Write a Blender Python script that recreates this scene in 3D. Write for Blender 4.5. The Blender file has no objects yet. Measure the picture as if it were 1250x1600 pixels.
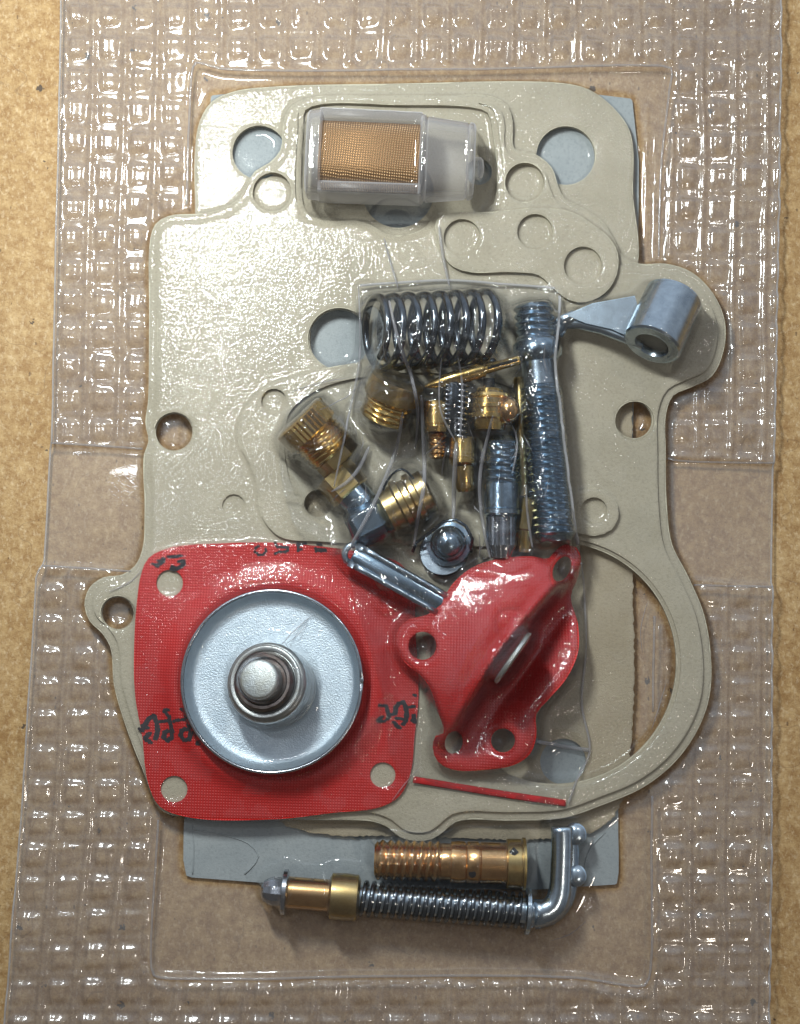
import bpy, bmesh, math, random
import numpy as np
from mathutils import Vector, Matrix
from mathutils.bvhtree import BVHTree
from mathutils.geometry import delaunay_2d_cdt
random.seed(7); rng = np.random.default_rng(11)
scn = bpy.context.scene; COL = scn.collection
R = math.radians; PI = math.pi
# ------------------------------------------------------------------ camera, light
# one unit = about one centimetre on the table
DIST, TILT = 22.0, R(4.6)
CAM = Vector((0, -DIST*math.sin(TILT), DIST*math.cos(TILT)))
cd = bpy.data.cameras.new('camera'); cam = bpy.data.objects.new('camera', cd); COL.objects.link(cam)
cam.location = CAM; cam.rotation_euler = (TILT, 0, 0)
cd.sensor_fit = 'VERTICAL'; cd.sensor_height = 24.0; cd.lens = 12.0/(8.0/DIST)
cd.clip_start = 0.5; cd.clip_end = 300; scn.camera = cam
world = bpy.data.worlds.new('World'); scn.world = world; world.use_nodes = True
wb = world.node_tree.nodes['Background']; wb.inputs[0].default_value = (0.86, 0.92, 1.0, 1); wb.inputs[1].default_value = 1.0
def room():
    nt = world.node_tree; tc = nt.nodes.new('ShaderNodeTexCoord'); no = nt.nodes.new('ShaderNodeTexNoise'); no.inputs['Scale'].default_value = 1.3; no.inputs['Detail'].default_value = 2
    nt.links.new(tc.outputs['Generated'], no.inputs['Vector'])
    sp = nt.nodes.new('ShaderNodeSeparateXYZ'); nt.links.new(tc.outputs['Generated'], sp.inputs[0])
    a = nt.nodes.new('ShaderNodeMath'); a.operation = 'MULTIPLY_ADD'; nt.links.new(sp.outputs['Y'], a.inputs[0]); a.inputs[1].default_value = 0.42; nt.links.new(no.outputs[0], a.inputs[2])
    r = nt.nodes.new('ShaderNodeValToRGB'); nt.links.new(a.outputs[0], r.inputs[0])
    r.color_ramp.elements[0].position = 0.36; r.color_ramp.elements[0].color = (0.09, 0.085, 0.08, 1)
    r.color_ramp.elements[1].position = 0.85; r.color_ramp.elements[1].color = (0.52, 0.60, 0.70, 1)
    nt.links.new(r.outputs[0], wb.inputs[0])
room()
def area(name, loc, size, power, color, target=(0, 0, 0), shape='RECTANGLE', sy=None):
    l = bpy.data.lights.new(name, 'AREA'); l.shape = shape; l.size = size; l.size_y = sy or size
    l.energy = power; l.color = color
    o = bpy.data.objects.new(name, l); COL.objects.link(o); o.location = loc
    o.rotation_euler = (Vector(target)-Vector(loc)).to_track_quat('-Z', 'Y').to_euler(); return o
area('ceiling_lamp', (-4.9, 9.3, 14.0), 1.4, 3050, (0.93, 1.0, 0.99), (-2, 5, 0), sy=3.4)
area('wall_lamp', (9.0, 13.0, 20.0), 0.9, 380, (1.0, 0.97, 0.92), sy=1.6)
area('bench_lamp', (7.5, -9.5, 17.0), 0.8, 260, (1.0, 0.9, 0.78), sy=1.4)
area('shelf_lamp', (-6.3, 2.6, 15.0), 0.7, 170, (0.92, 0.96, 1.0), sy=2.6)
scn.view_settings.view_transform = 'Standard'; scn.view_settings.look = 'None'
scn.view_settings.exposure = 0.15; scn.view_settings.gamma = 1.0
scn.cycles.transparent_max_bounces = 24; scn.cycles.max_bounces = 8
scn.cycles.caustics_reflective = False; scn.cycles.caustics_refractive = False
scn.cycles.sample_clamp_indirect = 4.0
# ------------------------------------------------------------------ photo pixel <-> table
F = 800.0/8.0*DIST
fw = Vector((0, math.sin(TILT), -math.cos(TILT))); up = Vector((0, math.cos(TILT), math.sin(TILT)))
def W(px, py, z=0.0):
    d = fw*F + up*(800-py) + Vector((1, 0, 0))*(px-625)
    t = (z-CAM.z)/d.z
    return CAM + d*t
def WA(px, py, z=0.2):
    px = np.asarray(px, float); py = np.asarray(py, float)
    dx = px-625; dy = fw.y*F + up.y*(800-py); dz = fw.z*F + up.z*(800-py)
    t = (z-CAM.z)/dz
    return CAM.x+dx*t, CAM.y+dy*t
def PA(x, y, z=0.2):
    X = x-CAM.x; Y = y-CAM.y; Z = z-CAM.z
    dep = Y*fw.y+Z*fw.z; u = Y*up.y+Z*up.z
    return 625+F*X/dep, 800-F*u/dep
# ------------------------------------------------------------------ materials
def new_mat(name):
    m = bpy.data.materials.new(name); m.use_nodes = True; nt = m.node_tree
    for n in list(nt.nodes): nt.nodes.remove(n)
    out = nt.nodes.new('ShaderNodeOutputMaterial'); return m, nt, out
def N(nt, t, **kw):
    n = nt.nodes.new(t)
    for k, v in kw.items():
        if k in n.inputs: n.inputs[k].default_value = v
        else: setattr(n, k, v)
    return n
def noise(nt, scale, detail=4, rough=0.55, vec=None, dist=0.0):
    n = N(nt, 'ShaderNodeTexNoise'); n.inputs['Scale'].default_value = scale; n.inputs['Detail'].default_value = detail
    n.inputs['Roughness'].default_value = rough; n.inputs['Distortion'].default_value = dist
    if vec is None:
        vec = coords(nt)
    nt.links.new(vec, n.inputs['Vector']); return n
def coords(nt, sc=(1, 1, 1), rot=0.0):
    g = N(nt, 'ShaderNodeNewGeometry'); mp = N(nt, 'ShaderNodeMapping')
    nt.links.new(g.outputs['Position'], mp.inputs['Vector']); mp.inputs['Scale'].default_value = sc
    mp.inputs['Rotation'].default_value = (0, 0, rot); return mp.outputs['Vector']
def ramp(nt, src, stops, interp='LINEAR'):
    r = N(nt, 'ShaderNodeValToRGB'); r.color_ramp.interpolation = interp
    while len(r.color_ramp.elements) < len(stops): r.color_ramp.elements.new(0.5)
    for e, (p, c) in zip(r.color_ramp.elements, stops):
        e.position = p; e.color = (c, c, c, 1) if isinstance(c, (int, float)) else (*c, 1)
    nt.links.new(src, r.inputs[0]); return r.outputs[0]
def mixc(nt, f, a, b, mode='MIX'):
    m = N(nt, 'ShaderNodeMix', data_type='RGBA', blend_type=mode)
    for s, v in ((0, f), (6, a), (7, b)):
        if isinstance(v, (int, float)): m.inputs[s].default_value = v
        elif isinstance(v, tuple): m.inputs[s].default_value = (*v, 1)
        else: nt.links.new(v, m.inputs[s])
    return m.outputs[2]
def math_(nt, op, a, b=None, c=None):
    m = N(nt, 'ShaderNodeMath', operation=op)
    for i, v in enumerate((a, b, c)):
        if v is None: continue
        if isinstance(v, (int, float)): m.inputs[i].default_value = v
        else: nt.links.new(v, m.inputs[i])
    return m.outputs[0]
def bump(nt, h, strength, dist=0.02, normal=None):
    b = N(nt, 'ShaderNodeBump'); b.inputs['Strength'].default_value = strength if isinstance(strength, (int, float)) else 1
    if not isinstance(strength, (int, float)): nt.links.new(strength, b.inputs['Strength'])
    b.inputs['Distance'].default_value = dist; nt.links.new(h, b.inputs['Height'])
    if normal is not None: nt.links.new(normal, b.inputs['Normal'])
    return b.outputs[0]
def principled(nt, out, color, rough=0.5, metal=0.0, normal=None, spec=0.5, **kw):
    p = N(nt, 'ShaderNodeBsdfPrincipled')
    if isinstance(color, tuple): p.inputs['Base Color'].default_value = (*color, 1)
    else: nt.links.new(color, p.inputs['Base Color'])
    if isinstance(rough, (int, float)): p.inputs['Roughness'].default_value = rough
    else: nt.links.new(rough, p.inputs['Roughness'])
    p.inputs['Metallic'].default_value = metal; p.inputs['Specular IOR Level'].default_value = spec
    if normal is not None: nt.links.new(normal, p.inputs['Normal'])
    nt.links.new(p.outputs[0], out.inputs[0]); return p

def m_board():
    m, nt, out = new_mat('hardboard')
    a = noise(nt, 0.5, 5, 0.6).outputs[0]; b = noise(nt, 5, 8, 0.8).outputs[0]
    fib = noise(nt, 16, 6, 0.7, coords(nt, (1, 0.6, 1), 0.5)).outputs[0]
    fib2 = noise(nt, 30, 5, 0.75, coords(nt, (0.55, 1, 1), 0.7)).outputs[0]
    c = mixc(nt, ramp(nt, a, [(0.35, 0.0), (0.65, 1.0)]), (0.45, 0.285, 0.12), (0.56, 0.385, 0.19))
    c = mixc(nt, ramp(nt, b, [(0.40, 0.0), (0.62, 1.0)]), mixc(nt, 1.0, c, (0.60, 0.50, 0.40), 'MULTIPLY'), c)
    c = mixc(nt, ramp(nt, fib, [(0.52, 0.0), (0.70, 0.6)]), c, (0.74, 0.58, 0.37))
    c = mixc(nt, ramp(nt, fib2, [(0.32, 0.75), (0.46, 0.0)]), c, (0.22, 0.115, 0.04))
    v = N(nt, 'ShaderNodeTexVoronoi'); v.inputs['Scale'].default_value = 2.6; v.inputs['Randomness'].default_value = 1
    nt.links.new(coords(nt), v.inputs['Vector'])
    wob = noise(nt, 22, 3).outputs[0]
    d = math_(nt, 'ADD', v.outputs['Distance'], math_(nt, 'MULTIPLY', math_(nt, 'SUBTRACT', wob, 0.5), 0.45))
    sel = math_(nt, 'MULTIPLY', N(nt, 'ShaderNodeSeparateColor').outputs[0], 1.0)
    sc = nt.nodes[-2] if False else None
    s = N(nt, 'ShaderNodeSeparateColor'); nt.links.new(v.outputs['Color'], s.inputs[0])
    rad = math_(nt, 'MULTIPLY', math_(nt, 'POWER', s.outputs[0], 4.0), 0.15)
    fleck = math_(nt, 'LESS_THAN', d, rad)
    c = mixc(nt, math_(nt, 'MULTIPLY', fleck, 0.85), c, (0.045, 0.035, 0.03))
    v2 = N(nt, 'ShaderNodeTexVoronoi'); v2.inputs['Scale'].default_value = 9; nt.links.new(coords(nt, (1, 0.5, 1), 0.9), v2.inputs['Vector'])
    s2 = N(nt, 'ShaderNodeSeparateColor'); nt.links.new(v2.outputs['Color'], s2.inputs[0])
    f2 = math_(nt, 'LESS_THAN', v2.outputs['Distance'], math_(nt, 'MULTIPLY', math_(nt, 'POWER', s2.outputs[1], 4.0), 0.16))
    c = mixc(nt, math_(nt, 'MULTIPLY', f2, 0.7), c, (0.13, 0.075, 0.035))
    w = noise(nt, 0.35, 3, 0.5).outputs[0]     # faint scratches: thin level lines of a slow noise
    scr = math_(nt, 'LESS_THAN', math_(nt, 'ABSOLUTE', math_(nt, 'SUBTRACT', w, 0.47)), 0.0012)
    c = mixc(nt, math_(nt, 'MULTIPLY', scr, 0.35), c, (0.17, 0.10, 0.05))
    h = math_(nt, 'ADD', b, math_(nt, 'MULTIPLY', fib2, 0.7))
    principled(nt, out, c, 0.62, 0, bump(nt, h, 0.35, 0.03), 0.35); return m
def m_paper(name, c1, c2, fine=1.0):
    m, nt, out = new_mat(name)
    a = noise(nt, 1.3, 4, 0.6).outputs[0]; g = noise(nt, 24, 5, 0.7).outputs[0]; g2 = noise(nt, 60, 3, 0.6).outputs[0]
    c = mixc(nt, ramp(nt, a, [(0.3, 0.0), (0.7, 1.0)]), c1, c2)
    c = mixc(nt, ramp(nt, g, [(0.3, 0.55), (0.50, 0.0)]), c, tuple(x*0.72 for x in c1))
    c = mixc(nt, ramp(nt, g2, [(0.60, 0.0), (0.78, 0.25)]), c, tuple(min(1, x*1.25) for x in c2))
    principled(nt, out, c, 0.85, 0, bump(nt, math_(nt, 'ADD', g, math_(nt, 'MULTIPLY', g2, 0.5)), 0.5*fine, 0.03), 0.2); return m
def m_metal(name, col, rough=0.25, col2=None, var=0.25, bmp=0.05, sc=6):
    m, nt, out = new_mat(name)
    a = noise(nt, sc, 5, 0.65).outputs[0]
    c = mixc(nt, ramp(nt, a, [(0.35, 0.0), (0.7, 1.0)]), col, col2 or tuple(x*0.6 for x in col))
    r = math_(nt, 'ADD', math_(nt, 'MULTIPLY', a, var), rough-var*0.5)
    principled(nt, out, c, r, 1.0, bump(nt, noise(nt, sc*9, 3, 0.6).outputs[0], bmp, 0.02)); return m
def m_red():
    m, nt, out = new_mat('red_coated_cloth')
    def wv(rot):
        w = N(nt, 'ShaderNodeTexWave'); w.inputs['Scale'].default_value = 7.4; w.inputs['Distortion'].default_value = 0.3
        w.inputs['Detail'].default_value = 1
        nt.links.new(coords(nt, (1, 1, 1), rot), w.inputs['Vector']); return w.outputs[1]
    h = math_(nt, 'MULTIPLY', wv(0.03), wv(PI/2+0.03))
    a = noise(nt, 1.2, 4, 0.6).outputs[0]
    c = mixc(nt, ramp(nt, a, [(0.3, 0.0), (0.7, 1.0)]), (0.46, 0.007, 0.006), (0.55, 0.011, 0.008))
    c = mixc(nt, math_(nt, 'MULTIPLY', h, 0.28), c, (0.68, 0.04, 0.03))
    sp = noise(nt, 26, 4, 0.7).outputs[0]
    c = mixc(nt, ramp(nt, sp, [(0.3, 0.5), (0.42, 0.0)]), c, (0.33, 0.01, 0.012))
    principled(nt, out, c, 0.42, 0, bump(nt, h, 0.4, 0.02), 0.4); return m
def m_film(name, tint, veil_col, veil, spec, rough, clingbump, patch=0.0, wob=0.0):
    """thin clear plastic sheet: lets light through, reflects by Schlick, slightly milky"""
    m, nt, out = new_mat(name)
    at = N(nt, 'ShaderNodeAttribute'); at.attribute_name = 'cling'
    cl = at.outputs['Fac']
    g1 = noise(nt, 17, 2, 0.6).outputs[0]; g2 = noise(nt, 4.5, 2, 0.5).outputs[0]
    h = math_(nt, 'ADD', math_(nt, 'ADD', math_(nt, 'MULTIPLY', g1, 0.75), math_(nt, 'MULTIPLY', g2, 0.25)), math_(nt, 'MULTIPLY', noise(nt, 1.6, 2, 0.5).outputs[0], 1.7))
    stg = math_(nt, 'ADD', math_(nt, 'MULTIPLY', cl, clingbump), wob)
    nrm = bump(nt, h, stg, 0.0245)
    lw = N(nt, 'ShaderNodeLayerWeight'); lw.inputs[0].default_value = 0.5; nt.links.new(nrm, lw.inputs['Normal'])
    f = math_(nt, 'ADD', math_(nt, 'MULTIPLY', math_(nt, 'POWER', lw.outputs['Facing'], 4.0), 0.9), spec)
    lg = N(nt, 'ShaderNodeLayerWeight'); lg.inputs[0].default_value = 0.5
    edge = math_(nt, 'POWER', lg.outputs['Facing'], 2.0)
    at2 = N(nt, 'ShaderNodeAttribute'); at2.attribute_name = 'thick'
    at3 = N(nt, 'ShaderNodeAttribute'); at3.attribute_name = 'double'
    slope = N(nt, 'ShaderNodeMath', operation='MULTIPLY', use_clamp=True); nt.links.new(lg.outputs['Facing'], slope.inputs[0]); slope.inputs[1].default_value = 2.6
    wall = math_(nt, 'MULTIPLY', slope.outputs[0], at2.outputs['Fac'])
    tr = N(nt, 'ShaderNodeBsdfTransparent')
    nt.links.new(mixc(nt, math_(nt, 'MULTIPLY', wall, 0.30), mixc(nt, edge, tint, tuple(x*0.62 for x in tint)), (0.42, 0.36, 0.36)), tr.inputs[0])  # dark tint on steep waffle walls stands in for refraction darkening
    df = N(nt, 'ShaderNodeBsdfDiffuse'); df.inputs[0].default_value = (*veil_col, 1)
    pn = noise(nt, 2.2, 3, 0.5).outputs[0]
    vf = math_(nt, 'ADD', math_(nt, 'MULTIPLY', edge, 0.03), math_(nt, 'MULTIPLY', math_(nt, 'MAXIMUM', at3.outputs['Fac'], 0.08), veil))
    if patch: vf = math_(nt, 'ADD', vf, math_(nt, 'MULTIPLY', math_(nt, 'MULTIPLY', ramp(nt, pn, [(0.52, 0.0), (0.55, 1.0)]), cl), patch))
    mx = N(nt, 'ShaderNodeMixShader'); nt.links.new(vf, mx.inputs[0]); nt.links.new(tr.outputs[0], mx.inputs[1]); nt.links.new(df.outputs[0], mx.inputs[2])
    gl = N(nt, 'ShaderNodeBsdfGlossy'); nt.links.new(math_(nt, 'ADD', math_(nt, 'MULTIPLY', at2.outputs['Fac'], 0.07), rough), gl.inputs['Roughness']); nt.links.new(nrm, gl.inputs['Normal'])
    f = math_(nt, 'ADD', f, math_(nt, 'MULTIPLY', at2.outputs['Fac'], 0.05))
    m2 = N(nt, 'ShaderNodeMixShader'); nt.links.new(f, m2.inputs[0]); nt.links.new(mx.outputs[0], m2.inputs[1]); nt.links.new(gl.outputs[0], m2.inputs[2])
    nt.links.new(m2.outputs[0], out.inputs[0]); return m
def m_translucent(name, col, thru, rough=0.25):
    m, nt, out = new_mat(name)
    tr = N(nt, 'ShaderNodeBsdfTransparent'); tr.inputs[0].default_value = (0.93, 0.93, 0.93, 1)
    p = N(nt, 'ShaderNodeBsdfPrincipled'); p.inputs['Base Color'].default_value = (*col, 1); p.inputs['Roughness'].default_value = rough
    p.inputs['Specular IOR Level'].default_value = 0.6
    nt.links.new(bump(nt, noise(nt, 8, 3).outputs[0], 0.12, 0.03), p.inputs['Normal'])
    tl = N(nt, 'ShaderNodeBsdfTranslucent'); tl.inputs[0].default_value = (*col, 1)
    a = N(nt, 'ShaderNodeMixShader'); a.inputs[0].default_value = 0.35
    nt.links.new(p.outputs[0], a.inputs[1]); nt.links.new(tl.outputs[0], a.inputs[2])
    lw = N(nt, 'ShaderNodeLayerWeight'); lw.inputs[0].default_value = 0.5
    f = math_(nt, 'MULTIPLY', math_(nt, 'SUBTRACT', 1.0, math_(nt, 'POWER', lw.outputs['Facing'], 2.0)), thru)
    b = N(nt, 'ShaderNodeMixShader'); nt.links.new(f, b.inputs[0]); nt.links.new(a.outputs[0], b.inputs[1]); nt.links.new(tr.outputs[0], b.inputs[2])
    nt.links.new(b.outputs[0], out.inputs[0]); return m
def m_mesh():
    m, nt, out = new_mat('bronze_gauze')
    def wv(rot):
        w = N(nt, 'ShaderNodeTexWave'); w.inputs['Scale'].default_value = 8.5; w.inputs['Distortion'].default_value = 2.2
        w.inputs['Detail'].default_value = 1; w.inputs['Detail Scale'].default_value = 0.6
        nt.links.new(coords(nt, (1, 1, 1), rot), w.inputs['Vector']); return w.outputs[1]
    h = math_(nt, 'MULTIPLY', wv(0.12), wv(PI/2+0.12))
    c = mixc(nt, h, (0.34, 0.19, 0.08), (0.88, 0.60, 0.33))
    principled(nt, out, c, 0.45, 0.75, bump(nt, h, 0.6, 0.03)); return m
def m_plain(name, col, rough=0.6, spec=0.4):
    m, nt, out = new_mat(name)
    c = mixc(nt, ramp(nt, noise(nt, 20, 4).outputs[0], [(0.4, 0.0), (0.7, 1.0)]), col, tuple(x*0.7 for x in col))
    principled(nt, out, c, rough, 0, None, spec); return m
M = dict(
    board=m_board(),
    tan=m_paper('gasket_paper', (0.45, 0.415, 0.315), (0.54, 0.50, 0.39)),
    tan2=m_paper('gasket_paper_darker', (0.43, 0.37, 0.26), (0.51, 0.45, 0.33)),
    blue=m_paper('grey_blue_gasket_sheet', (0.36, 0.41, 0.43), (0.45, 0.50, 0.51), 0.6),
    zinc=m_metal('zinc_plated_steel', (0.58, 0.69, 0.77), 0.24, (0.36, 0.45, 0.54)),
    zincm=m_metal('matt_zinc_disc', (0.72, 0.84, 0.93), 0.50, (0.60, 0.72, 0.82), 0.15, 0.5, 5),
    steel=m_metal('polished_steel', (0.60, 0.63, 0.68), 0.20, (0.35, 0.38, 0.42)),
    tip=m_metal('dull_steel_tip', (0.62, 0.68, 0.70), 0.50, (0.48, 0.50, 0.46), 0.15, 0.4),
    oxide=m_metal('brown_tinged_steel', (0.52, 0.57, 0.58), 0.34, (0.34, 0.35, 0.33), 0.2, 0.2),
    bolt=m_metal('blue_grey_bolt_steel', (0.44, 0.56, 0.66), 0.22, (0.22, 0.32, 0.42)),
    black=m_metal('black_spring_wire', (0.16, 0.19, 0.22), 0.20, (0.08, 0.095, 0.115), 0.1),
    brass=m_metal('brass', (0.86, 0.62, 0.24), 0.22, (0.60, 0.40, 0.13)),
    brassd=m_metal('dull_brass', (0.58, 0.45, 0.20), 0.32, (0.38, 0.27, 0.11)),
    copper=m_metal('coppery_brass', (0.84, 0.54, 0.25), 0.22, (0.56, 0.32, 0.13)),
    darkring=m_metal('dark_brown_steel', (0.22, 0.20, 0.19), 0.36, (0.09, 0.06, 0.05)),
    red=m_red(), ink=m_plain('black_ink', (0.02, 0.016, 0.022), 0.6),
    zipred=m_plain('red_zip_plastic', (0.42, 0.012, 0.014), 0.5),
    dark=m_plain('dark_stem_bore_shade', (0.02, 0.02, 0.022), 0.5),  # near-black: painted shade inside holes and slots, and the dark valve stem
    film=m_film('clear_blister_film', (0.90, 0.885, 0.88), (0.76, 0.77, 0.79), 0.13, 0.05, 0.05, 0.95, 0.02, 0.05),
    bag=m_film('crumpled_bag_film', (0.96, 0.97, 0.98), (0.62, 0.64, 0.68), 0.025, 0.040, 0.07, 0.25, 0.0, 0.10),
    seam=m_translucent('milky_film_edge', (0.62, 0.62, 0.64), 0.55, 0.12),
    rim=m_translucent('clear_film_ridge', (0.55, 0.54, 0.57), 0.72, 0.10),
    poly=m_translucent('milky_polypropylene', (0.90, 0.89, 0.90), 0.80, 0.28),
    mesh=m_mesh())
# ------------------------------------------------------------------ helpers
HARD = []          # every solid, for draping the films
def tag(o, label=None, cat=None, group=None, kind=None):
    if label: o['label'] = label
    if cat: o['category'] = cat
    if group: o['group'] = group
    if kind: o['kind'] = kind
    return o
def thing(name, label, cat, px, py, z, group=None):
    o = bpy.data.objects.new(name, None); COL.objects.link(o); o.location = W(px, py, z); o.empty_display_size = 0.1
    return tag(o, label, cat, group)
def mesh_obj(name, verts, faces, mat, parent=None, smooth=40, hard=True, flip=False):
    off = parent_world(parent) if parent else Vector((0, 0, 0))
    me = bpy.data.meshes.new(name)
    org = Vector((0, 0, 0))
    if parent is None:
        c = np.array([tuple(v) for v in verts]); org = Vector((float(c[:, 0].mean()), float(c[:, 1].mean()), float(c[:, 2].min())))
        off = org
    me.from_pydata([tuple(Vector(v)-off) for v in verts], [], faces); me.update()
    bm = bmesh.new(); bm.from_mesh(me); bmesh.ops.recalc_face_normals(bm, faces=bm.faces); bm.to_mesh(me); bm.free()
    me.materials.append(M[mat]); me.shade_smooth()
    if smooth < 180: me.set_sharp_from_angle(angle=R(smooth))
    o = bpy.data.objects.new(name, me); COL.objects.link(o); o.location = org
    if parent: o.parent = parent
    if hard: HARD.append(([Vector(v) for v in verts], faces))
    return o
def parent_world(p):
    v = Vector((0, 0, 0))
    while p is not None: v += p.location; p = p.parent
    return v
def frame(d):
    d = d.normalized(); a = Vector((0, 0, 1)) if abs(d.z) < 0.9 else Vector((1, 0, 0))
    u = d.cross(a).normalized(); return d, u, u.cross(d).normalized()
def lathe(name, A, B, prof, mat, parent, seg=36, thread=None, knurl=0, smooth=40, hard=True, cap=(True, True), squash=1.0):
    """prof: (t along A..B in 0..1, radius in units). thread: list of (t0,t1,pitch units,depth). knurl: number of flutes"""
    d = B-A; L = d.length; ax, u, v = frame(d)
    ts = [p[0] for p in prof]
    S = []
    for (t0, r0), (t1, r1) in zip(prof[:-1], prof[1:]):
        n = 1
        if thread:
            for (a, b, p, dp) in thread:
                if t0 >= a-1e-6 and t1 <= b+1e-6: n = max(n, int((t1-t0)*L/p*6))
        for k in range(n): S.append((t0+(t1-t0)*k/n, r0+(r1-r0)*k/n))
    S.append(prof[-1])
    vs = []; fs = []
    for (t, r) in S:
        for k in range(seg):
            th = 2*PI*k/seg; rr = r
            if thread:
                for (a, b, p, dp) in thread:
                    if a-1e-6 <= t <= b+1e-6 and r > 0.02:
                        ph = (t*L/p - k/seg) % 1.0
                        rr = r - dp*(abs(ph-0.5)*2)**1.2
            if knurl and 0.02 < t < 0.98 and k % 2: rr *= 0.94
            vs.append(A+ax*(t*L)+(u*math.cos(th)+v*math.sin(th)*squash)*rr)
    for i in range(len(S)-1):
        for k in range(seg):
            k2 = (k+1) % seg
            fs.append((i*seg+k, i*seg+k2, (i+1)*seg+k2, (i+1)*seg+k))
    if cap[0]: fs.append(tuple(range(seg))[::-1])
    if cap[1]: fs.append(tuple(range((len(S)-1)*seg, len(S)*seg)))
    return mesh_obj(name, vs, fs, mat, parent, smooth, hard)
def tube(name, pts, r, mat, parent, seg=8, closed=False, hard=True, smooth=180, sq=1.0):
    pts = [Vector(p) for p in pts]; n = len(pts); vs = []; fs = []; prev = None
    for i, p in enumerate(pts):
        d = (pts[(i+1) % n]-pts[i-1]) if closed else (pts[min(i+1, n-1)]-pts[max(i-1, 0)])
        d.normalize()
        if prev is None: _, u, v = frame(d)
        else:
            u = (prev-d*prev.dot(d)).normalized(); v = d.cross(u).normalized()
        prev = u
        rr = r(i/(n-1)) if callable(r) else r
        for k in range(seg):
            a = 2*PI*k/seg; vs.append(p+u*math.cos(a)*rr+v*math.sin(a)*rr*sq)
    m = n if closed else n-1
    for i in range(m):
        for k in range(seg):
            j = (i+1) % n; k2 = (k+1) % seg
            fs.append((i*seg+k, i*seg+k2, j*seg+k2, j*seg+k))
    if not closed: fs += [tuple(range(seg))[::-1], tuple(range((n-1)*seg, n*seg))]
    return mesh_obj(name, vs, fs, mat, parent, smooth, hard)
def helix(A, B, Rr, turns, per=20, ends=0.0, phase=0.0):
    d = B-A; ax, u, v = frame(d); pts = []
    n = int(turns*per)
    for i in range(n+1):
        s = i/n
        t = s
        if ends: t = 0.5-0.5*math.cos(PI*s); t = s*(1-ends)+t*ends
        a = 2*PI*turns*s+phase
        pts.append(A+d*t+(u*math.cos(a)+v*math.sin(a))*Rr)
    return pts
def smoothpts(P, closed=True, sub=4):
    P = [np.array(p[:2], float) for p in P]; n = len(P); out = []
    rngi = range(n) if closed else range(n-1)
    for i in rngi:
        p0, p1, p2, p3 = (P[(i-1) % n], P[i], P[(i+1) % n], P[(i+2) % n]) if closed else (P[max(i-1, 0)], P[i], P[i+1], P[min(i+2, n-1)])
        L = np.hypot(*(p2-p1)); k = max(1, min(sub*4, int(L/9)))
        # centripetal-ish tangents so long and short spans do not overshoot
        l0 = np.hypot(*(p1-p0)) or 1; l2 = np.hypot(*(p3-p2)) or 1
        m1 = ((p1-p0)/l0*L*0.5+(p2-p1)*0.5)*min(1, 2*l0/L+0.3) if True else 0
        m2 = ((p3-p2)/l2*L*0.5+(p2-p1)*0.5)*min(1, 2*l2/L+0.3)
        for j in range(k):
            t = j/k; t2 = t*t; t3 = t2*t
            out.append((2*t3-3*t2+1)*p1+(t3-2*t2+t)*m1+(-2*t3+3*t2)*p2+(t3-t2)*m2)
    if not closed: out.append(P[-1])
    return [tuple(o) for o in out]
def circ(cx, cy, r, ry=None, rot=0.0, n=None):
    ry = ry or r; n = n or max(16, int(r*0.9)); o = []
    for k in range(n):
        a = 2*PI*k/n; x = r*math.cos(a); y = ry*math.sin(a)
        o.append((cx+x*math.cos(rot)-y*math.sin(rot), cy+x*math.sin(rot)+y*math.cos(rot)))
    return o
def inpoly(X, Y, poly):
    X = np.asarray(X, float); Y = np.asarray(Y, float); c = np.zeros(X.shape, bool); P = np.array(poly); n = len(P); j = n-1
    for i in range(n):
        xi, yi = P[i]; xj, yj = P[j]
        if yi != yj:
            c ^= ((yi > Y) != (yj > Y)) & (X < (xj-xi)*(Y-yi)/(yj-yi)+xi)
        j = i
    return c
def edgedist(X, Y, poly):
    P = np.array(poly); best = np.full(X.shape, 1e9)
    for i in range(len(P)):
        a = P[i-1]; b = P[i]; d = b-a; L = (d@d) or 1e-9
        t = np.clip(((X-a[0])*d[0]+(Y-a[1])*d[1])/L, 0, 1)
        best = np.minimum(best, np.hypot(X-a[0]-t*d[0], Y-a[1]-t*d[1]))
    return best
def inset(poly, k):
    P = np.array(poly); n = len(P); A = 0.5*np.sum(P[:, 0]*np.roll(P[:, 1], -1)-np.roll(P[:, 0], -1)*P[:, 1]); s = 1 if A > 0 else -1
    out = []
    for i in range(n):
        d = P[(i+2) % n]-P[(i-2) % n]; L = np.hypot(*d) or 1
        out.append((P[i][0]-s*d[1]/L*k, P[i][1]+s*d[0]/L*k))
    Q = np.array(out)
    keep = edgedist(Q[:, 0], Q[:, 1], poly) > k*0.93
    return [tuple(q) for q, f in zip(Q, keep) if f]
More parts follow.
